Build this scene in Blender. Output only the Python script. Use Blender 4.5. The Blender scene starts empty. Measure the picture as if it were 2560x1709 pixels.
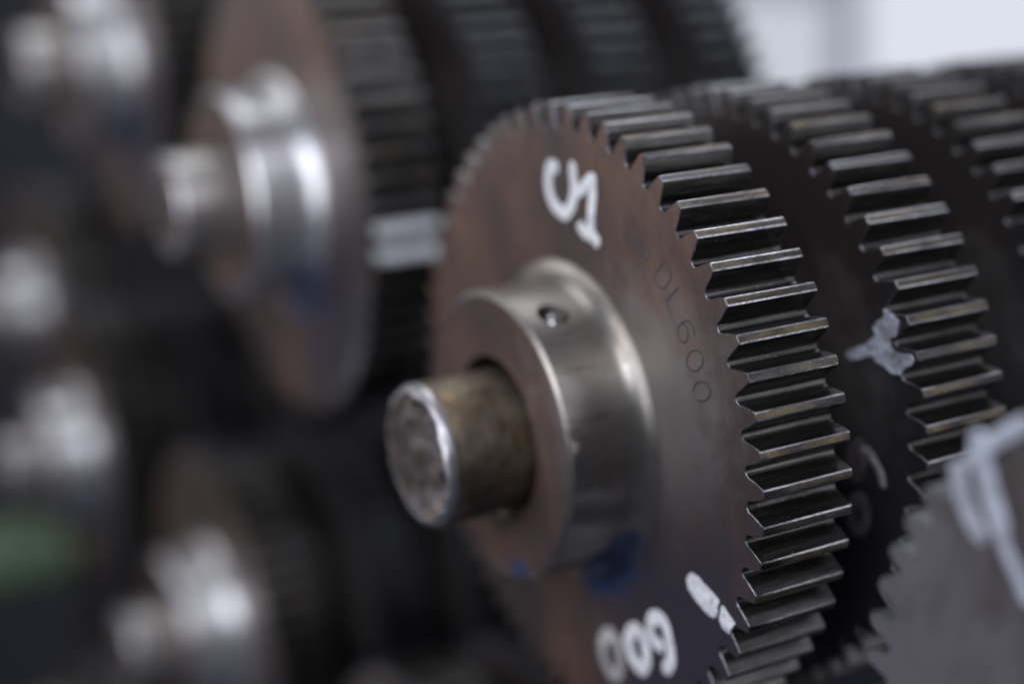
import bpy, bmesh, math, random
from mathutils import Vector, Matrix, noise
random.seed(7)
S = 0.1                      # one gear radius = 0.1 m; shapes below are written in gear radii
PI = math.pi
scene = bpy.context.scene
col = scene.collection

# ------------------------------------------------------------------ camera
W, H, F = 2560.0, 1709.0, 3871.55
ROWS = ((0.8736, 0.1592, -0.4600), (-0.4525, -0.0824, -0.8879), (-0.1792, 0.9838, 0.0))
BASIS = Matrix(ROWS)                                   # camera axes -> world axes
EYE = Vector((-2.3836, -4.3165, 0.2768))
cd = bpy.data.cameras.new('camera'); cam = bpy.data.objects.new('camera', cd); col.objects.link(cam)
cam.matrix_world = Matrix.Translation(EYE * S) @ BASIS.to_4x4()
cd.sensor_width = 36; cd.lens = 36 * F / W
cd.clip_start = 0.01; cd.clip_end = 100
cd.dof.use_dof = True; cd.dof.focus_distance = 4.13 * S; cd.dof.aperture_fstop = 2.4
scene.camera = cam

# ------------------------------------------------------------------ world and light
wd = bpy.data.worlds.new('World'); scene.world = wd; wd.use_nodes = True
bg = wd.node_tree.nodes['Background']
bg.inputs[0].default_value = (0.55, 0.62, 1.0, 1); bg.inputs[1].default_value = 0.065

def area(name, loc, target, sx, sy, power, color):
    l = bpy.data.lights.new(name, 'AREA'); l.shape = 'RECTANGLE'; l.size = sx; l.size_y = sy
    l.energy = power; l.color = color
    o = bpy.data.objects.new(name, l); col.objects.link(o); o.location = Vector(loc)
    o.rotation_euler = (Vector(target) - Vector(loc)).to_track_quat('-Z', 'Y').to_euler()
    return o
area('skylight', (0.0, 0.25, 1.3), (0, 0.05, 0), 0.9, 0.7, 6.0, (0.90, 0.94, 1.0))
area('side_window_light', (-1.1, 1.75, 0.9), (0, 0, 0), 1.3, 0.9, 9.5, (0.96, 0.93, 0.94))
area('high_window_light', (1.6, 0.35, 2.6), (0, 0.15, 0), 1.2, 0.55, 50.0, (0.86, 0.9, 1.0))
area('door_light', (-0.95, -1.0, 0.75), (0, 0, 0), 0.8, 0.55, 13.0, (0.86, 0.90, 1.0))
area('far_room_light', (0.72, -1.15, 0.42), (0, 0.1, 0), 0.7, 1.0, 8.0, (0.85, 0.88, 1.0))
area('low_glint_light', (0.45, -0.96, -0.24), (0, 0.1, 0.05), 0.12, 0.06, 3.2, (0.9, 0.92, 1.0))  # unseen small light, added for glints on the tooth lands
area('lower_left_fill', (-0.5, 0.05, 0.12), (0, 0.45, -0.06), 0.3, 0.3, 2.0, (0.9, 0.93, 1.0))  # added fill, out of view, lifting the shadows on the lower left gears

scene.view_settings.view_transform = 'Standard'; scene.view_settings.look = 'None'
scene.view_settings.exposure = 0; scene.view_settings.gamma = 1

# ------------------------------------------------------------------ helpers
def tag(o, label=None, cat=None, group=None, kind=None):
    if label: o['label'] = label
    if cat: o['category'] = cat
    if group: o['group'] = group
    if kind: o['kind'] = kind
    return o

def mesh_obj(name, bm, mats, parent=None, smooth=None):
    bmesh.ops.recalc_face_normals(bm, faces=bm.faces[:])
    me = bpy.data.meshes.new(name)
    for v in bm.verts: v.co *= S
    bm.to_mesh(me); bm.free()
    for m in (mats if isinstance(mats, (list, tuple)) else [mats]): me.materials.append(m)
    if smooth is not None:
        for p in me.polygons: p.use_smooth = True
        me.set_sharp_from_angle(angle=math.radians(smooth))
    o = bpy.data.objects.new(name, me); col.objects.link(o)
    if parent: o.parent = parent
    return o

def empty(name, loc, rx=0):
    o = bpy.data.objects.new(name, None); col.objects.link(o)
    o.location = Vector(loc) * S; o.rotation_euler = (rx, 0, 0); o.empty_display_size = 0.01
    return o

def copy_tree(o, parent=None):
    c = o.copy(); col.objects.link(c)
    if parent: c.parent = parent
    for ch in list(o.children): copy_tree(ch, c)
    return c

def ray(px, py): return BASIS @ Vector(((px - W / 2) / F, -(py - H / 2) / F, -1.0))
def on_face(px, py, x0):                       # where a mark seen at that spot lies on the gear face X = x0
    r = ray(px, py); return EYE + r * ((x0 - EYE.x) / r.x)
def at_depth(px, py, d): return EYE + ray(px, py) * d

# ------------------------------------------------------------------ materials
class NT:
    def __init__(s, name):
        s.m = bpy.data.materials.new(name); s.m.use_nodes = True; s.t = s.m.node_tree
        s.b = s.t.nodes['Principled BSDF']; s.tc = s.t.nodes.new('ShaderNodeTexCoord')
    def n(s, typ, **kw):
        x = s.t.nodes.new(typ)
        for k, v in kw.items(): setattr(x, k, v)
        return x
    def l(s, a, b): s.t.links.new(a, b)
    def mapping(s, scale=(1, 1, 1), loc=(0, 0, 0)):
        x = s.n('ShaderNodeMapping'); s.l(s.tc.outputs['Object'], x.inputs[0])
        x.inputs['Scale'].default_value = scale; x.inputs['Location'].default_value = loc
        return x.outputs[0]
    def noise(s, vec, scale, detail=4, rough=0.55, dist=0):
        x = s.n('ShaderNodeTexNoise'); s.l(vec, x.inputs['Vector'])
        x.inputs['Scale'].default_value = scale; x.inputs['Detail'].default_value = detail
        x.inputs['Roughness'].default_value = rough; x.inputs['Distortion'].default_value = dist
        return x.outputs['Fac']
    def ramp(s, fac, stops):
        x = s.n('ShaderNodeValToRGB'); s.l(fac, x.inputs[0]); e = x.color_ramp.elements
        while len(e) < len(stops): e.new(0.5)
        for el, (p, c) in zip(e, stops):
            el.position = p; el.color = (c, c, c, 1) if isinstance(c, (int, float)) else (*c, 1)
        return x.outputs[0]
    def mix(s, fac, a, b):
        x = s.n('ShaderNodeMix', data_type='RGBA')
        for src, idx in ((fac, 0), (a, 6), (b, 7)):
            if isinstance(src, (int, float)): x.inputs[idx].default_value = src
            elif isinstance(src, tuple): x.inputs[idx].default_value = (*src, 1)
            else: s.l(src, x.inputs[idx])
        return x.outputs[2]
    def math(s, op, a, b=0.0, c=None):
        x = s.n('ShaderNodeMath', operation=op)
        for i, v in enumerate((a, b, c)):
            if v is None: continue
            if isinstance(v, (int, float)): x.inputs[i].default_value = v
            else: s.l(v, x.inputs[i])
        return x.outputs[0]
    def bump(s, h, strength, dist=0.001, prev=None):
        x = s.n('ShaderNodeBump'); s.l(h, x.inputs['Height'])
        x.inputs['Strength'].default_value = strength; x.inputs['Distance'].default_value = dist
        if prev is not None: s.l(prev, x.inputs['Normal'])
        return x.outputs[0]
    def set(s, **kw):
        for k, v in kw.items():
            i = s.b.inputs[k.replace('_', ' ')]
            if isinstance(v, (int, float)): i.default_value = v
            elif isinstance(v, tuple): i.default_value = (*v, 1)
            else: s.l(v, i)
        return s.m
    def spot(s, p, rad, wob, soft=0.25):          # patch around a point (gear radii), ragged by noise
        d = s.n('ShaderNodeVectorMath', operation='DISTANCE'); s.l(s.tc.outputs['Object'], d.inputs[0])
        d.inputs[1].default_value = tuple(c * S for c in p)
        q = s.math('ADD', d.outputs['Value'], s.math('MULTIPLY', s.math('SUBTRACT', s.noise(s.mapping(), 90, 4), 0.5), wob * S))
        r = s.n('ShaderNodeMapRange', interpolation_type='SMOOTHSTEP'); s.l(q, r.inputs[0])
        r.inputs[1].default_value = rad * S * (1 - soft); r.inputs[2].default_value = rad * S * (1 + soft)
        r.inputs[3].default_value = 1; r.inputs[4].default_value = 0
        return r.outputs[0]

BLUE_SPOTS = [((-0.03, 0.02, -0.485), 0.08, 0.05), ((-0.03, -0.10, -0.47), 0.09, 0.05), ((-0.03, -0.20, -0.43), 0.08, 0.05), ((-0.03, -0.29, -0.38), 0.05, 0.05), ((-0.26, 0.0, -0.44), 0.05, 0.04)]
def blue(k, base, amount=1.0):
    c = base
    for p, r, w in BLUE_SPOTS:
        c = k.mix(k.math('MULTIPLY', k.spot(p, r, w, 0.6), amount), c, (0.02, 0.09, 0.27))
    return c

def face_material(tint=1.0):
    k = NT('oxidised steel face'); v = k.mapping()
    big = k.noise(k.mapping((1, 1, 0.45)), 17, 3, 0.5, 0.6); mid = k.noise(v, 70, 6, 0.65); fine = k.noise(v, 900, 3, 0.7)
    c = k.mix(k.ramp(big, [(0.36, 0), (0.62, 1)]), (0.088, 0.068, 0.066), (0.205, 0.125, 0.092))
    c = k.mix(k.math('MULTIPLY', k.ramp(mid, [(0.42, 0), (0.66, 1)]), 0.65), c, (0.06, 0.047, 0.05))
    c = k.mix(k.math('MULTIPLY', k.ramp(fine, [(0.55, 0), (0.72, 1)]), 0.4), c, (0.27, 0.185, 0.145))
    rust = k.math('MULTIPLY', k.ramp(k.noise(k.mapping(loc=(3, 1, 2)), 45, 5, 0.7), [(0.66, 0), (0.76, 1)]), 0.7)
    c = k.mix(rust, c, (0.25, 0.09, 0.02))
    dark = k.ramp(k.noise(k.mapping(loc=(1, 7, 2)), 160, 3, 0.6), [(0.68, 0), (0.78, 1)])
    c = k.mix(k.math('MULTIPLY', dark, 0.5), c, (0.03, 0.022, 0.02))
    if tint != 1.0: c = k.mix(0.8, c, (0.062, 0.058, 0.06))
    c = k.mix(k.math('MULTIPLY', k.spot((0, -0.52, 0.02), 0.30, 0.45, 0.6), 0.7), c, (0.26, 0.245, 0.24))  # grey sheen beside the hub, mixed into the colour
    c = k.mix(k.math('MULTIPLY', k.spot((0, -0.45, -0.75), 0.48, 0.5, 0.6), 0.85), c, (0.062, 0.058, 0.085))  # cool reflection low on the face, put into the colour as bluish dark
    c = blue(k, c, 0.7)
    rg = k.math('ADD', 0.36, k.math('MULTIPLY', mid, 0.22))
    b = k.bump(k.noise(v, 1500, 2, 0.6), 0.12, 0.0003); b = k.bump(mid, 0.12, 0.0006, b)
    return k.set(Base_Color=c, Metallic=0.72, Roughness=rg, Normal=b)

def tooth_material(dark=False):
    k = NT('cut tooth steel'); v = k.mapping((0.1, 1, 1))
    st = k.noise(v, 420, 5, 0.7); sp = k.noise(k.mapping(), 1300, 3, 0.7)
    c = k.mix(k.ramp(st, [(0.35, 0), (0.7, 1)]), (0.018, 0.017, 0.016), (0.07, 0.065, 0.062))
    c = k.mix(k.ramp(sp, [(0.62, 0), (0.72, 1)]), c, (0.17, 0.16, 0.15))
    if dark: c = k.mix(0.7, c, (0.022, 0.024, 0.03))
    b = k.bump(st, 0.35, 0.0006); b = k.bump(sp, 0.25, 0.0003, b)
    return k.set(Base_Color=c, Metallic=0.85, Roughness=k.math('ADD', 0.27, k.math('MULTIPLY', sp, 0.22)), Normal=b)

def land_material(dark=False):
    k = NT('worn tooth land'); v = k.mapping((0.35, 1, 1))
    st = k.noise(v, 260, 5, 0.7); sp = k.noise(k.mapping(), 1600, 3, 0.75)
    warm = k.noise(k.mapping((0.5, 1, 1), (5, 2, 1)), 70, 4, 0.6)
    c = k.mix(k.ramp(st, [(0.35, 0), (0.7, 1)]), (0.025, 0.024, 0.023), (0.10, 0.094, 0.088))
    c = k.mix(k.math('MULTIPLY', k.ramp(warm, [(0.45, 0), (0.65, 1)]), 0.8), c, (0.19, 0.14, 0.07))
    c = k.mix(k.ramp(sp, [(0.6, 0), (0.7, 1)]), c, (0.26, 0.255, 0.25))
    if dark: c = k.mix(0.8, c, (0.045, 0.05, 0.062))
    grime = k.noise(k.mapping((0.6, 1, 1), (7, 3, 4)), 60, 5, 0.7)
    c = k.mix(k.math('MULTIPLY', k.ramp(grime, [(0.42, 1), (0.56, 0)]), 0.7), c, (0.022, 0.019, 0.016))
    b = k.bump(sp, 0.6, 0.0005); b = k.bump(st, 0.3, 0.0005, b)
    return k.set(Base_Color=c, Metallic=0.85, Roughness=k.math('ADD', 0.3, k.math('MULTIPLY', st, 0.3)), Normal=b)

def edge_material(dark=False):
    k = NT('worn bright edge'); sp = k.noise(k.mapping(), 900, 4, 0.7)
    c = k.mix(k.ramp(sp, [(0.3, 0), (0.75, 1)]), (0.14, 0.135, 0.135), (0.42, 0.42, 0.46))
    wear = k.noise(k.mapping((0.5, 1, 1), (2, 3, 4)), 55, 4, 0.65)
    c = k.mix(k.math('MULTIPLY', k.ramp(wear, [(0.42, 1), (0.6, 0)]), 0.85), c, (0.05, 0.046, 0.042))
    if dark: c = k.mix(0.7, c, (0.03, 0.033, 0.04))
    return k.set(Base_Color=c, Metallic=0.9, Roughness=0.33, Normal=k.bump(sp, 0.5, 0.0005))

def hub_material(pale=False):
    k = NT('turned hub steel'); ring = k.noise(k.mapping((1, 0.06, 0.06)), 900, 4, 0.6)
    lob = k.noise(k.mapping(loc=(2, 2, 2)), 26, 4, 0.6); sp = k.noise(k.mapping(), 800, 3, 0.7)
    c = k.mix(k.ramp(lob, [(0.38, 0), (0.62, 1)]), (0.29, 0.27, 0.245), (0.42, 0.39, 0.355))
    c = k.mix(k.math('MULTIPLY', k.ramp(k.noise(k.mapping(loc=(4, 1, 9)), 40, 5, 0.65), [(0.55, 0), (0.72, 1)]), 0.6), c, (0.20, 0.13, 0.08))
    c = k.mix(k.math('MULTIPLY', k.ramp(sp, [(0.62, 0), (0.72, 1)]), 0.3), c, (0.08, 0.06, 0.05))
    if pale: c = k.mix(0.7, c, (0.85, 0.85, 0.88))  # pale copy: the shine of the left hubs is mixed into the colour
    scr = k.noise(k.mapping((0.15, 1, 1), (3, 3, 3)), 300, 5, 0.75)
    c = k.mix(k.math('MULTIPLY', k.ramp(scr, [(0.56, 0), (0.68, 1)]), 0.5), c, (0.10, 0.085, 0.07))
    c = blue(k, c, 0.65)
    b = k.bump(ring, 0.12, 0.0004); b = k.bump(lob, 0.2, 0.001, b)
    tg = k.n('ShaderNodeTangent', direction_type='RADIAL', axis='X')
    return k.set(Base_Color=c, Metallic=0.9, Roughness=k.math('ADD', 0.33, k.math('MULTIPLY', sp, 0.14)), Normal=b,
                 Anisotropic=0.75, Anisotropic_Rotation=0.25, Tangent=tg.outputs[0])

def rod_material(end=False):
    k = NT('weathered rod end' if end else 'weathered rod'); lob = k.noise(k.mapping(), 190 if end else 150, 7, 0.75, 0.3); sp = k.noise(k.mapping(), 500, 4, 0.7)
    a, b_ = ((0.10, 0.085, 0.08), (0.38, 0.34, 0.34)) if end else ((0.15, 0.115, 0.075), (0.33, 0.27, 0.195))
    c = k.mix(k.ramp(lob, [(0.38, 0), (0.62, 1)]), a, b_)
    if not end:
        c = k.mix(k.ramp(k.noise(k.mapping(loc=(1, 5, 5)), 120, 3), [(0.56, 0), (0.74, 0.8)]), c, (0.34, 0.24, 0.10))
    else:
        c = k.mix(k.ramp(k.noise(k.mapping(loc=(1, 5, 5)), 150, 3), [(0.6, 0), (0.66, 1)]), c, (0.40, 0.25, 0.13))
    big = k.noise(k.mapping((1, 0.5, 0.5), (9, 2, 5)), 42, 5, 0.6, 0.8)
    c = k.mix(k.math('MULTIPLY', k.ramp(big, [(0.42, 1), (0.58, 0)]), 0.7), c, (0.075, 0.055, 0.045))
    b = k.bump(lob, 1.0 if end else 0.5, 0.004 if end else 0.0015); b = k.bump(sp, 0.4, 0.0006, b)
    return k.set(Base_Color=c, Metallic=0.8, Roughness=k.math('ADD', 0.28, k.math('MULTIPLY', sp, 0.25)), Normal=b)

def paint_material(name, colr, thin=0.0):
    k = NT(name); n1 = k.noise(k.mapping(), 260, 5, 0.7); n2 = k.noise(k.mapping(), 60, 3, 0.6)
    c = k.mix(k.ramp(n1, [(0.3, 0), (0.7, 1)]), tuple(x * 0.72 for x in colr), colr)
    if thin: c = k.mix(k.math('MULTIPLY', k.ramp(n2, [(0.35, 1), (0.65, 0)]), thin), c, (0.12, 0.085, 0.07))
    n3 = k.noise(k.mapping(loc=(0.3, 0.7, 0.1)), 620, 6, 0.75, 0.6)
    chips = k.math('MULTIPLY', k.ramp(n3, [(0.56, 0), (0.63, 1)]), 0.75)
    c = k.mix(chips, c, (0.11, 0.09, 0.085))
    b = k.bump(k.noise(k.mapping(), 110, 4, 0.6), 0.9, 0.004); b = k.bump(n3, 0.5, 0.0008, b)
    return k.set(Base_Color=c, Roughness=0.55, Normal=b)

def plain(name, c, rough=0.5, metal=0.0, emit=None, es=0):
    k = NT(name); n = k.noise(k.mapping(), 20, 4)
    k.set(Base_Color=k.mix(n, tuple(x * 0.8 for x in c), c), Roughness=rough, Metallic=metal)
    if emit: k.set(Emission_Color=emit, Emission_Strength=es)
    return k.m

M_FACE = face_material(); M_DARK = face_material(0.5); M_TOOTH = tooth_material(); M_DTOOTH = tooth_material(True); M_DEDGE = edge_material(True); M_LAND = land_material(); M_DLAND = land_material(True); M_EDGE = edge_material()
M_HUB = hub_material(); M_PHUB = hub_material(True); M_PROD = plain('pale rod steel', (0.50, 0.47, 0.44), 0.38, 0.85); M_BEVEL = plain('burnished rod bevel', (0.46, 0.44, 0.46), 0.38, 0.9); M_ROD = rod_material(); M_END = rod_material(True)
M_WHITE = paint_material('white paint marker', (0.92, 0.92, 0.95))
M_FADED = paint_material('faded white paint marker', (0.6, 0.58, 0.6), 0.45)
M_DIM = paint_material('thin dusty paint marker', (0.16, 0.155, 0.18), 0.5)
M_PALE = paint_material('pale blue white paint', (0.72, 0.76, 0.88), 0.45)
M_STAMP = plain('stamped groove', (0.06, 0.062, 0.075), 0.45, 0.5)
M_DHUB = plain('dark hub', (0.06, 0.058, 0.06), 0.45, 0.6)  # darker hub for the gears further back
M_SCREW = plain('bright screw', (0.45, 0.43, 0.42), 0.2, 0.95)
M_GREY = NT('grey phosphated face'); _k = M_GREY
_n = _k.noise(_k.mapping(), 22, 7, 0.7, 0.6)
M_GREY = _k.set(Base_Color=_k.mix(_k.ramp(_n, [(0.4, 0), (0.6, 1)]), (0.075, 0.06, 0.056), (0.16, 0.15, 0.165)), Metallic=0.4,
                Roughness=0.5, Normal=_k.bump(_k.noise(_k.mapping(), 900, 3), 0.15, 0.0004))
M_GREEN = paint_material('green paint', (0.09, 0.18, 0.09), 0.5)

# ------------------------------------------------------------------ gear
R_IN = 0.88
def tooth_profile(n, R, phase, worn):
    """outline of a spur gear (gear radii), list of (angle, radius, tag); tag 1 = top land"""
    pitch = 2 * PI / n; m = 2 * R / (n + 2)
    rp = R - m; root = rp - 1.28 * m; rb = rp * math.cos(math.radians(20))
    half_p = pitch / 4; inv_p = math.tan(math.radians(20)) - math.radians(20)
    def half(r):
        if r <= rb: return half_p + inv_p
        a = math.acos(rb / r); return half_p + inv_p - (math.tan(a) - a)
    out = []
    for i in range(n):
        c = phase + i * pitch
        tip = R + (random.uniform(-0.0012, 0.0008) if worn else 0)
        rs = [root + 0.32 * m, root + 0.62 * m, root + 1.0 * m, root + 1.5 * m, root + 1.95 * m, tip - 0.07 * m]
        left = [(c - pitch / 2, root, 0), (c - pitch * 0.445, root + 0.025 * m, 0), (c - pitch * 0.395, root + 0.12 * m, 0)]
        left += [(c - half(r), r, 0) for r in rs]
        ht = half(tip) * 0.66
        left[-1] = (left[-1][0], left[-1][1], 3); left += [(c - ht, tip, 1)]
        right = [(2 * c - a, r, 0) for a, r, _ in reversed(left[:-1])]
        out += left + [(c, tip + 0.0004, 1), (c + ht, tip, 3)] + right[:-1]
    return out

def gear_meshes(n, R, phase, thick, m_face, parent, worn=True, hub=True):
    prof = tooth_profile(n, R, phase, worn); N = len(prof); ch = 0.0028
    P = [Vector((r * math.cos(a), r * math.sin(a))) for a, r, _ in prof]
    Nn = []
    for i in range(N):
        d = (P[(i + 1) % N] - P[i - 1]).normalized(); Nn.append(Vector((d.y, -d.x)))
    bm = bmesh.new()
    def ring(x, inset):
        rr = []
        for i in range(N):
            w = 1 + (0.9 * noise.noise(Vector((i * 0.37, x * 40, 3.1))) if inset else 0)
            q = P[i] - Nn[i] * inset * w; rr.append(bm.verts.new((x, q.x, q.y)))
        return rr
    r_in = R_IN * R
    def inner(x):
        return [bm.verts.new((x, r_in * math.cos(a), r_in * math.sin(a))) for a, _, _ in prof]
    rings = [inner(0), ring(0, ch), ring(ch, 0), ring(thick - ch * 1.6, 0), ring(thick, ch * 1.6), inner(thick)]
    for k in range(5):
        for i in range(N):
            j = (i + 1) % N
            f = bm.faces.new((rings[k][i], rings[k][j], rings[k + 1][j], rings[k + 1][i]))
            land = prof[i][2] in (1, )
            f.material_index = 0 if k in (0, 4) else (3 if k in (1, 3) or prof[i][2] == 3 else (2 if land else 1))
    mesh_obj('toothed_rim', bm, [m_face, M_TOOTH, M_LAND, M_EDGE], parent)
    # web disc between the rim and the bore
    bm = bmesh.new(); bore = 0.245
    seg = 160
    rad = [(0, r_in), (0, 0.7 * R), (0, 0.5), (0, bore), (thick, bore), (thick, 0.5), (thick, r_in)]
    rs = [[bm.verts.new((x, r * math.cos(2 * PI * s / seg), r * math.sin(2 * PI * s / seg))) for s in range(seg)] for x, r in rad]
    for a, b in zip(rs, rs[1:]):
        for s in range(seg):
            t = (s + 1) % seg; bm.faces.new((a[s], a[t], b[t], b[s]))
    mesh_obj('web_disc', bm, m_face, parent)
    if not hub: return
    # hub with a turned fillet and a chamfered nose
    L = 0.264; pts = []
    for k in range(9):
        a = PI / 2 * k / 8; pts.append((-0.0008 - 0.058 * (1 - math.cos(a)), 0.518 - 0.061 * math.sin(a)))
    pts += [(-0.10, 0.4565), (-0.18, 0.456), (-L + 0.012, 0.455), (-L, 0.442), (-L, 0.436), (-L, 0.34), (-L, 0.256), (-L + 0.007, 0.25), (-0.0008, 0.25)]
    bm = bmesh.new(); seg = 192
    rs = [[bm.verts.new((x, r * math.cos(2 * PI * s / seg), r * math.sin(2 * PI * s / seg))) for s in range(seg)] for x, r in pts]
    for (a, b), (pa, pb) in zip(zip(rs, rs[1:] + rs[:1]), zip(pts, pts[1:] + pts[:1])):
        for s in range(seg):
            t = (s + 1) % seg; f = bm.faces.new((a[s], a[t], b[t], b[s]))
            f.material_index = 1 if pa[0] == pb[0] == -L and pa[1] < 0.44 else 0
    h = mesh_obj('hub', bm, [M_HUB, m_face], parent)
    # drilled hole for the set screw
    ang = 2.31; hx = -0.155; rdir = Vector((0, math.cos(ang), math.sin(ang)))
    rot = rdir.to_track_quat('Z', 'Y').to_matrix().to_4x4()
    cb = bmesh.new(); bmesh.ops.create_cone(cb, cap_ends=True, segments=40, radius1=0.05, radius2=0.05, depth=0.13,
        matrix=Matrix.Translation(Vector((hx, 0, 0)) + rdir * 0.455) @ rot)
    cut = mesh_obj('cutter', cb, [M_HUB, m_face])
    md = h.modifiers.new('hole', 'BOOLEAN'); md.operation = 'DIFFERENCE'; md.object = cut; md.solver = 'EXACT'
    dg = bpy.context.evaluated_depsgraph_get(); dg.update()
    me = bpy.data.meshes.new_from_object(h.evaluated_get(dg)); h.modifiers.clear(); h.data = me
    bpy.data.objects.remove(cut)
    for p in me.polygons: p.use_smooth = True
    me.set_sharp_from_angle(angle=math.radians(28))
    sb = bmesh.new()
    bmesh.ops.create_uvsphere(sb, u_segments=32, v_segments=16, radius=0.037,
        matrix=Matrix.Translation(Vector((hx + 0.012, 0, 0)) + rdir * 0.408) @ rot)
    mesh_obj('set_screw', sb, M_SCREW, h, 40)

def ribbon(bm, pts, w, x, lift, closed=False, seed=0, jag=0.12):
    """brush stroke on the plane X = x through (Y, Z) points: domed strip with rounded ends"""
    P = [Vector(p) for p in pts]
    sm = []                                        # Catmull-Rom
    n = len(P); last = n if closed else n - 1
    for i in range(last):
        p0 = P[(i - 1) % n] if closed or i > 0 else P[i]; p1 = P[i]; p2 = P[(i + 1) % n]
        p3 = P[(i + 2) % n] if closed or i + 2 < n else p2
        for k in range(6):
            t = k / 6
            sm.append(0.5 * ((2 * p1) + (p2 - p0) * t + (2 * p0 - 5 * p1 + 4 * p2 - p3) * t * t + (3 * p1 - p0 - 3 * p2 + p3) * t ** 3))
    if not closed: sm.append(P[-1])
    N = len(sm); rows = []
    if not closed:                                 # rounded caps
        d0 = (sm[0] - sm[1]).normalized(); d1 = (sm[-1] - sm[-2]).normalized(); ww = w / 2
        sm = [sm[0] + d0 * ww * f for f in (0.98, 0.8, 0.45)] + sm + [sm[-1] + d1 * ww * f for f in (0.45, 0.8, 0.98)]
        caps = [0.2, 0.6, 0.89] + [1] * N + [0.89, 0.6, 0.2]
    else: caps = [1] * N
    M = len(sm)
    for i in range(M):
        a = sm[i - 1] if closed or i > 0 else sm[i]; b = sm[(i + 1) % M] if closed or i < M - 1 else sm[i]
        d = (b - a).normalized(); nn = Vector((-d.y, d.x)); row = []
        for s, hgt in ((-1, 0), (-0.75, 0.75), (0, 1), (0.75, 0.75), (1, 0)):
            j = 1 + jag * noise.noise(Vector((i * 0.7, s * 5, seed * 3.3)))
            q = sm[i] + nn * (w / 2 * s * caps[i] * j)
            row.append(bm.verts.new((x - hgt * lift - 0.0004, q.x, q.y)))
        rows.append(row)
    for i in range(M if closed else M - 1):
        a, b = rows[i], rows[(i + 1) % M]
        for s in range(4): bm.faces.new((a[s], a[s + 1], b[s + 1], b[s]))

def patch(bm, pts, x, lift):
    """flat daub of paint with a slightly ragged rim"""
    P = []
    for i, p in enumerate(pts):
        q = pts[(i + 1) % len(pts)]
        for k in range(4):
            t = k / 4; v = Vector(p).lerp(Vector(q), t)
            P.append(v + Vector((noise.noise(Vector((v.x * 60, v.y * 60, 1))), noise.noise(Vector((v.x * 60, v.y * 60, 5))))) * 0.004)
    c = sum(P, Vector((0, 0))) / len(P)
    lo = [bm.verts.new((x - 0.0003, p.x, p.y)) for p in P]
    hi = [bm.verts.new((x - lift, *(p + (c - p) * 0.03))) for p in P]
    for i in range(len(P)):
        j = (i + 1) % len(P); bm.faces.new((lo[i], lo[j], hi[j], hi[i]))
    bm.faces.new(hi)

def yz(px, py, x0): p = on_face(px, py, x0); return (p.y, p.z)
def marks(x0, origin, scale, pts): return [yz(origin[0] + a / scale, origin[1] + b / scale, x0) for a, b in pts]
def ell(c, rx, ry, tilt=0, n=14, a0=0.0, a1=2 * PI):
    out = []
    for i in range(n):
        a = a0 + (a1 - a0) * i / (n if a1 - a0 > 6.2 else n - 1)
        x, y = rx * math.cos(a), ry * math.sin(a)
        out.append((c[0] + x * math.cos(tilt) - y * math.sin(tilt), c[1] + x * math.sin(tilt) + y * math.cos(tilt)))
    return out
def local_marks(parent, name, material, x0, builder):
    """build marks given in scene Y,Z and bring them into the gear's own frame"""
    bm = bmesh.new(); builder(bm)
    inv = (Matrix.Translation(parent.location / S) @ Matrix.Rotation(parent.rotation_euler[0], 4, 'X')).inverted()
    for v in bm.verts: v.co = inv @ v.co
    return mesh_obj(name, bm, material, parent, 50)

PITCH = 2 * PI / 60; PH0 = 0.0316; T = 0.306
GG = 'toothed steel gears threaded on the rods'
main = empty('spur_gear', (0, 0, 0))
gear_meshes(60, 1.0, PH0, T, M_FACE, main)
plain_kids = list(main.children)
tag(main, 'brown steel spur gear in sharp focus, painted 51 and 600 and stamped DL600', 'gear', GG)

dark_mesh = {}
def darken(o, lv):                                 # darker copies for the gears further back, a paler hub on front ones
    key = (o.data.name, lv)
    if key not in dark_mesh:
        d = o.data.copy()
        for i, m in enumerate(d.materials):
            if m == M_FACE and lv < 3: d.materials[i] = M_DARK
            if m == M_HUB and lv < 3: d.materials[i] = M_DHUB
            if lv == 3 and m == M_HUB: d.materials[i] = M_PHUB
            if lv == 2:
                d.materials[i] = {M_LAND: M_DLAND, M_TOOTH: M_DTOOTH, M_EDGE: M_DEDGE}.get(m, d.materials[i])  # darker tooth copies stand in for weaker light on the rear rows
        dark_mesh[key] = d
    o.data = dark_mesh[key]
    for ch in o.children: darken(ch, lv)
def more_gear(loc, rot, label, dark=1):
    g = empty('spur_gear', loc, rot)
    for ch in plain_kids:
        c = copy_tree(ch, g)
        if dark: darken(c, dark)
    return tag(g, label, 'gear', GG)

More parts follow.
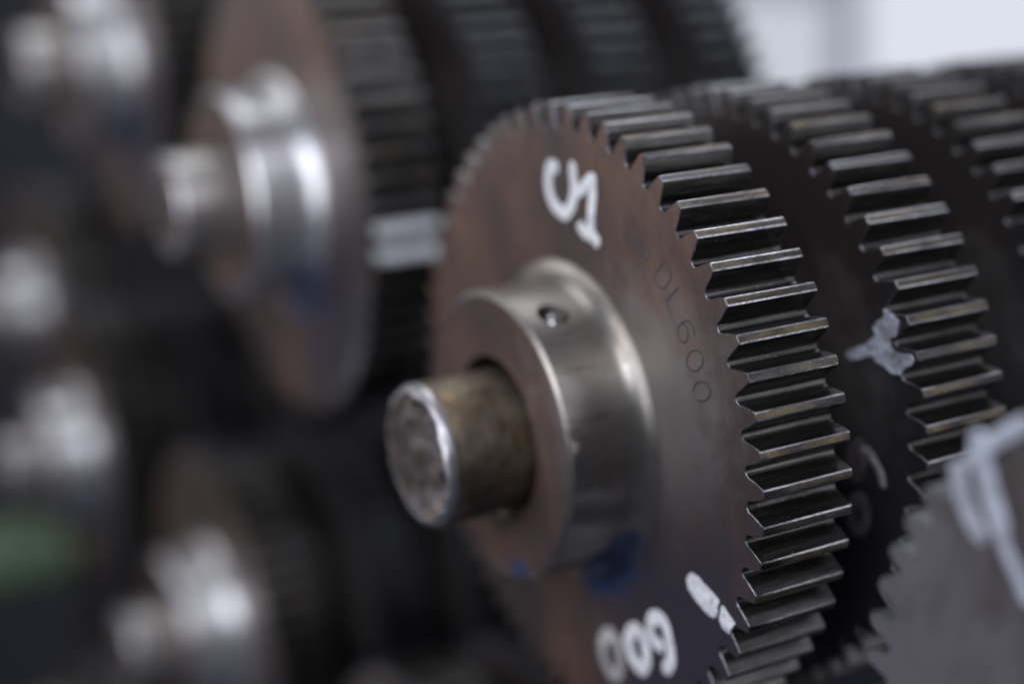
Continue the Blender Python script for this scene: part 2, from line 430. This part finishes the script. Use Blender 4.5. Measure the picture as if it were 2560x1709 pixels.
# marks on the main gear
o1 = (1320, 380); s1 = 6.27
def b51(bm):  # brushed figures
    ribbon(bm, marks(0, o1, s1, [(425, 240), (345, 235), (318, 420), (335, 620), (400, 800), (490, 910), (580, 960), (660, 880), (705, 740), (722, 560), (708, 380), (695, 250)]), 0.042, 0, 0.0030, seed=1)
    ribbon(bm, marks(0, o1, s1, [(770, 620), (860, 570), (930, 490), (975, 430)]), 0.040, 0, 0.0022, seed=2)
    ribbon(bm, marks(0, o1, s1, [(1010, 430), (1015, 620), (995, 850), (985, 1050), (985, 1260)]), 0.041, 0, 0.0037, seed=3)
    ribbon(bm, marks(0, o1, s1, [(840, 1190), (900, 1265), (1000, 1310), (1080, 1400)]), 0.040, 0, 0.0045, seed=4)
local_marks(main, 'painted_number', M_WHITE, 0, b51)
o6 = (1460, 1400); s6 = 5.075
def b600(bm):
    ribbon(bm, marks(0, o6, s6, [(640, 880), (560, 990), (590, 1150), (650, 1300), (740, 1370), (800, 1270), (775, 1080), (715, 930)]), 0.047, 0, 0.0030, True, 5)
    ribbon(bm, marks(0, o6, s6, [(965, 1080), (880, 1010), (835, 880), (860, 750), (930, 720), (1020, 800), (1065, 960), (1100, 1150), (1100, 1280), (1050, 1370)]), 0.047, 0, 0.0024, seed=6)
local_marks(main, 'painted_number', M_WHITE, 0, b600)
def b0(bm):
    ribbon(bm, marks(0, o6, s6, [(310, 925), (235, 1060), (255, 1250), (340, 1420), (420, 1450), (465, 1330), (450, 1150), (390, 990)]), 0.045, 0, 0.0018, True, 7)
local_marks(main, 'painted_number', M_FADED, 0, b0)
def bdash(bm):
    patch(bm, marks(0, o6, s6, [(1298, 240), (1325, 180), (1385, 162), (1450, 205), (1560, 330), (1720, 510), (1700, 590), (1685, 715), (1640, 735), (1545, 655), (1420, 500), (1330, 360)]), 0, 0.0022)
    patch(bm, marks(0, o6, s6, [(1745, 565), (1790, 610), (1860, 710), (1925, 800), (1890, 850), (1842, 935), (1750, 845), (1722, 760), (1730, 660)]), 0, 0.0020)
local_marks(main, 'paint_dash', M_WHITE, 0, bdash)
o2 = (1500, 520); s2 = 3.016
def bst(bm):
    w = 0.0062; l = 0.0005
    ribbon(bm, marks(0, o2, s2, [(490, 402), (450, 452), (412, 505), (412, 540), (440, 590), (480, 608), (528, 545), (535, 495), (515, 440)]), w, 0, l, True, 8)
    ribbon(bm, marks(0, o2, s2, [(588, 603), (540, 655), (500, 700)]), w * 1.1, 0, l * 1.3, seed=9)
    ribbon(bm, marks(0, o2, s2, [(500, 700), (518, 760), (540, 820)]), w, 0, l, seed=10)
    ribbon(bm, marks(0, o2, s2, [(710, 950), (706, 905), (680, 862), (640, 852), (600, 885), (586, 930), (598, 985), (630, 1015), (658, 990), (664, 940), (645, 885), (615, 872)]), w, 0, l, seed=11)
    ribbon(bm, marks(0, o2, s2, ell((716, 1150), 62, 78, 0.1)), w, 0, l, True, 12)
    ribbon(bm, marks(0, o2, s2, ell((768, 1382), 66, 74, 0.0, 14, PI, 2 * PI + 2.1)), w, 0, l, seed=13)
    ribbon(bm, marks(0, o2, s2, ell((350, 345), 27, 44, 0.1)), w, 0, l, True, 14)
    ribbon(bm, marks(0, o2, s2, ell((298, 270), 18, 36, 0.2)), w, 0, l, True, 15)
    ribbon(bm, marks(0, o2, s2, [(180, 130), (215, 110)]), w, 0, l, seed=16)
    ribbon(bm, marks(0, o2, s2, [(45, 10), (62, 30)]), w * 1.4, 0, l, seed=17)
local_marks(main, 'stamped_lettering', M_STAMP, 0, bst)

# ------------------------------------------------------------------ gears behind on the main rod
D2 = 0.5744
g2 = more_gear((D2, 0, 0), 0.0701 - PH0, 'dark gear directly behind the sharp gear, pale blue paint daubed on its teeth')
o4 = (2080, 760); s4 = 7.13
def bdaub(bm):
    patch(bm, marks(D2, o4, s4, [(255, 900), (300, 830), (430, 770), (560, 730), (660, 670), (740, 590), (790, 520), (748, 400), (800, 310), (900, 240), (960, 190), (935, 90), (1000, 110), (1100, 190),
          (1210, 300), (1190, 420), (1150, 570), (1045, 600), (1060, 780), (1150, 870), (1290, 880), (1440, 900), (1470, 990), (1400, 1100), (1280, 1180), (1240, 1270), (1080, 1230), (870, 1060), (780, 1010), (745, 920), (600, 950), (400, 1010), (300, 985)]), D2, 0.006)
local_marks(g2, 'paint_daub', M_PALE, D2, bdaub)
o5 = (2060, 1060); s5 = 4.354
local_marks(g2, 'painted_number', M_FADED, D2, lambda bm: ribbon(bm, marks(D2, o5, s5, [(430, 270), (500, 320), (560, 430), (615, 530), (640, 640)]), 0.03, D2, 0.003, seed=20))
def bdim(bm):
    ribbon(bm, marks(D2, o5, s5, [(430, 250), (370, 220), (300, 300), (290, 440), (340, 580), (400, 480), (410, 350)]), 0.038, D2, 0.002, seed=21)
    ribbon(bm, marks(D2, o5, s5, ell((375, 980), 85, 170, 0.05)), 0.042, D2, 0.002, True, 22)
local_marks(g2, 'painted_number', M_DIM, D2, bdim)
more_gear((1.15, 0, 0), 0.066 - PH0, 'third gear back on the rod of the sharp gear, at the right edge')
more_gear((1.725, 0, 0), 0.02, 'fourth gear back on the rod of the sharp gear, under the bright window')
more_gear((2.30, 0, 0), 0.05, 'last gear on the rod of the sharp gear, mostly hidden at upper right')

# ------------------------------------------------------------------ the other rods
SP = 0.555
stacks = [
    ('left', (-0.044, 2.1275, 1.113), 4, ('blurred brown gear with bright hub, on the rod left of the sharp gear',
        'dark blurred gear directly behind the blurred brown gear, its teeth catching two bright streaks',
        'third dark gear of the row running along the top centre',
        'fourth dark gear of the row at the top, against the bright window')),
    ('upper', (-0.0726, 4.397, 2.2608), 4, ('strongly blurred gear with white shining hub in the upper left corner',
        'second gear behind the white shining hub at the upper left',
        'third gear back on the upper left rod, hidden behind the brown gear',
        'fourth gear back on the upper left rod, hidden behind the brown gear')),
    ('middle', tuple(at_depth(200, 1130, 10.3)), 4, ('strongly blurred gear at the left edge, hub shining white halfway down',
        'second gear behind the left edge gear, dark teeth in shade',
        'third gear on the left edge rod, in the dark gap under the brown gear',
        'fourth gear on the left edge rod, in the dark gap under the brown gear')),
    ('lower', (-0.1403, 4.0943, -0.9602), 5, ('blurred brown gear with pale hub and rod end near the bottom left corner',
        'second gear at lower left, grey teeth fanning right of the pale hub',
        'third gear at lower left in deep shade, left of the sharp gear',
        'fourth gear at lower left in deep shade behind the sharp gear',
        'fifth gear at lower left, hidden behind the sharp gear')),
    ('far', (0.0, 8.3, 1.2), 4, ('faint gear at the far left edge, between the two shining hubs',
        'second gear at the far left edge, in shade behind the left rods',
        'third gear at the far left edge, in shade behind the left rods',
        'fourth gear at the far left edge, in shade behind the left rods')),
    ('corner', (0.0, 8.2, -1.97), 3, ('dark gear in the bottom left corner, below the green collar',
        'second dark gear in the bottom left corner, behind the pale rod end',
        'third dark gear near the bottom left corner, behind the pale hub')),
    ('bottom', (0.0, 2.05, -2.02), 3, ('gear whose greyish top just rises above the bottom edge, left of the painted 600',
        'second gear at the bottom edge, behind the greyish gear top',
        'third gear at the bottom edge, below the sharp gear')),
]
def rod(loc, x0, x1, label, mat=None):
    r_ = empty('support_rod', loc); tag(r_, label, 'rod', 'steel rods carrying the gears')
    bm = bmesh.new(); seg = 72; rad = 0.222
    prof = [(x0 + 0.030, rad), (x0 + 0.1, rad), (x0 + 0.25, rad * 0.998), (x0 + 0.4, rad * 1.002), (x1, rad)]
    rs = [[bm.verts.new((x, r * math.cos(2 * PI * s / seg), r * math.sin(2 * PI * s / seg))) for s in range(seg)] for x, r in prof]
    for a, b in zip(rs, rs[1:]):
        for s in range(seg): t = (s + 1) % seg; bm.faces.new((a[s], a[t], b[t], b[s]))
    bm.faces.new(rs[-1])
    mesh_obj('shank', bm, mat or M_ROD, r_, 40)
    bm = bmesh.new(); rings = []
    prof = [(x0 + 0.030, rad), (x0 + 0.018, rad * 0.995), (x0 + 0.007, rad * 0.965), (x0 + 0.001, rad * 0.92), (x0 + 0.001, rad * 0.87)] + \
           [(x0 + 0.010, rad * f) for f in (0.82, 0.74, 0.66, 0.57, 0.48, 0.38, 0.28, 0.18, 0.09)]
    for x, r in prof:
        row = []
        for s in range(seg):
            a = 2 * PI * s / seg; y, z = r * math.cos(a), r * math.sin(a)
            k = min(1, max(0, (rad * 0.9 - r) / (rad * 0.1)))
            dx = k * 0.034 * noise.fractal(Vector((y * 16, z * 16, 2.0)), 0.8, 2.0, 4) + (1 - k) * 0.009 * noise.noise(Vector((y * 20, z * 20, 7)))
            row.append(bm.verts.new((x + dx, y, z)))
        rings.append(row)
    for a, b in zip(rings, rings[1:]):
        for s in range(seg): t = (s + 1) % seg; bm.faces.new((a[s], a[t], b[t], b[s]))
    bm.faces.new(rings[-1])
    for f in bm.faces:
        if min(math.hypot(v.co.y, v.co.z) for v in f.verts) > rad * 0.86: f.material_index = 1
    mesh_obj('worn_end', bm, [M_END, M_BEVEL], r_, 60)
    return r_
rod((0, 0.0, -0.012), -0.538, 2.9, 'rusty round rod with battered end, sticking out of the sharp gear')
rod_labels = {'left': 'pale round rod end sticking out of the blurred brown gear', 'upper': 'blurred rod end in the upper left corner',
              'middle': 'blurred rod at the left edge, halfway down', 'lower': 'pale blurred rod end near the bottom left corner',
              'far': 'faint rod end at the far left edge between the shining hubs', 'corner': 'dark rod end in the bottom left corner',
              'bottom': 'rod below the bottom edge through the greyish gear'}
for nm, loc, cnt, labels in stacks:
    for i in range(cnt):
        rot = (0.0 if i == 0 else random.choice((-1, 1)) * random.uniform(0.01, 0.05))
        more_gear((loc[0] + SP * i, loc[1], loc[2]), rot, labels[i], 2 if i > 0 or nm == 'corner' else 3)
    rod((loc[0], loc[1], loc[2] - 0.012), -0.515, SP * cnt, rod_labels[nm], M_ROD if nm == 'corner' else M_PROD)

# glints on two teeth of the left gear, painted on as pale strips
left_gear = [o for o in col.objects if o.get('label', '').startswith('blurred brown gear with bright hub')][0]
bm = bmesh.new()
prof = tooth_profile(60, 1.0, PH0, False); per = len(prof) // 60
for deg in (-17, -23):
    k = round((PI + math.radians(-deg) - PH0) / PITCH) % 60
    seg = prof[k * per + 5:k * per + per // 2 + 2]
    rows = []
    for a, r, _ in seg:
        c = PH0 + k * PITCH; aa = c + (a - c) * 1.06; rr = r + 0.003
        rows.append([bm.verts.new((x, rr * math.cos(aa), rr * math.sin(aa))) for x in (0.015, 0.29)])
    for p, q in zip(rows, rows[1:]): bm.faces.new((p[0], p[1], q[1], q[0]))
pm = mesh_obj('painted_glint', bm, M_PALE, left_gear); pm.data.materials[0] = M_WHITE
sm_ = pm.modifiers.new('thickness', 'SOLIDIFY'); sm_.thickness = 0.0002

# green painted collar on its own rod at the left edge
gp = at_depth(-120, 1420, 10.2)
rod(tuple(gp), -0.1, 1.6, 'rod carrying the green collar at the left edge')
bm = bmesh.new(); seg = 64
prof = [(0.72, 0.223), (0.0, 0.223), (0.0, 0.25), (0.02, 0.265), (0.72, 0.265), (0.74, 0.25), (0.74, 0.223)]
rs = [[bm.verts.new((x, r * math.cos(2 * PI * s / seg), r * math.sin(2 * PI * s / seg))) for s in range(seg)] for x, r in prof]
for a, b in zip(rs, rs[1:]):
    for s in range(seg): t = (s + 1) % seg; bm.faces.new((a[s], a[t], b[t], b[s]))
gc = mesh_obj('collar', bm, M_GREEN, None, 35); gc.location = gp * S
tag(gc, 'blurred green painted collar at the left edge near the bottom', 'collar')

# ------------------------------------------------------------------ grey gear close to the lens, lower right
XN = 0.0; NC = (XN, -2.1164, -0.9397)
near = empty('spur_gear', NC, 0)
a0 = math.atan2(-0.3629 - NC[2], -1.4366 - NC[1])
gear_meshes(54, 0.894, a0 % (2 * PI / 54), 0.30, M_GREY, near, hub=False)
M_NEAR = plain('oily grey tooth', (0.022, 0.024, 0.025), 0.5, 0.3)
for i, m in enumerate((M_NEAR, M_NEAR, M_DEDGE)): near.children[0].data.materials[i + 1] = m
tag(near, 'grey gear with broad white paint strokes in the lower right corner, nearest the lens', 'gear', GG)
o7 = (2150, 1000); s7 = 2.212
def bn(bm):
    ribbon(bm, marks(XN, o7, s7, [(545, 400), (560, 500), (600, 620), (655, 730)]), 0.058, XN, 0.005, seed=40)
    ribbon(bm, marks(XN, o7, s7, [(660, 230), (690, 400), (735, 560), (770, 700)]), 0.062, XN, 0.0065, seed=41)
    ribbon(bm, marks(XN, o7, s7, [(785, 770), (840, 900), (885, 990), (930, 1090)]), 0.038, XN, 0.005, seed=42)
    ribbon(bm, marks(XN, o7, s7, [(610, 340), (700, 250), (830, 170), (930, 130)]), 0.04, XN, 0.004, seed=43)
M_CHALK = paint_material('bluish white paint', (0.70, 0.74, 0.86), 0.4)
local_marks(near, 'paint_stroke', M_CHALK, XN, bn)

# ------------------------------------------------------------------ background: dark workshop wall and bright window
def card(name, d, x0, y0, x1, y1, mat, parent=None, th=0.1):
    c = at_depth(W / 2, H / 2, d); ax = BASIS @ Vector((1, 0, 0)); ay = BASIS @ Vector((0, 1, 0)); az = BASIS @ Vector((0, 0, -1))
    bm = bmesh.new(); vs = []
    for dz in (0, th):
        for px, py in ((x0, y0), (x1, y0), (x1, y1), (x0, y1)):
            vs.append(bm.verts.new(c + ax * ((px - W / 2) / F * d) - ay * ((py - H / 2) / F * d) + az * dz))
    for f in ((0, 1, 2, 3), (4, 5, 6, 7), (0, 1, 5, 4), (1, 2, 6, 5), (2, 3, 7, 6), (3, 0, 4, 7)): bm.faces.new([vs[i] for i in f])
    return mesh_obj(name, bm, mat, parent)
M_WALL = plain('dark wall paint', (0.018, 0.019, 0.026), 0.8)
M_FRAME = plain('grey window frame', (0.5, 0.52, 0.56), 0.5)
M_PANE = plain('bright daylight pane', (0.05, 0.05, 0.05), 0.5, 0, (0.80, 0.83, 0.93), 0.85)
M_PANE2 = plain('hazy daylight pane', (0.05, 0.05, 0.05), 0.5, 0, (0.74, 0.79, 0.88), 0.72)
tag(card('wall', 17.6, -3000, -3000, 6000, 5000, M_WALL), kind='structure')
win = empty('window', tuple(at_depth(2300, 0, 17)))
def wcard(*a, **k):
    o = card(*a, **k); o.parent = win; o.matrix_parent_inverse = Matrix.Translation(-win.location); return o
wcard('pane', 17.0, 1700, -10, 2075, 420, M_PANE2)
wcard('pane', 17.0, 2155, -500, 3300, 420, M_PANE)
wcard('frame', 16.95, 2075, -520, 2155, 440, M_FRAME, th=0.3)
wcard('transom', 16.95, 1700, -90, 2075, -10, M_FRAME, th=0.3)
tag(win, 'bright blurred window with a grey upright bar behind the gears, upper right', 'window')
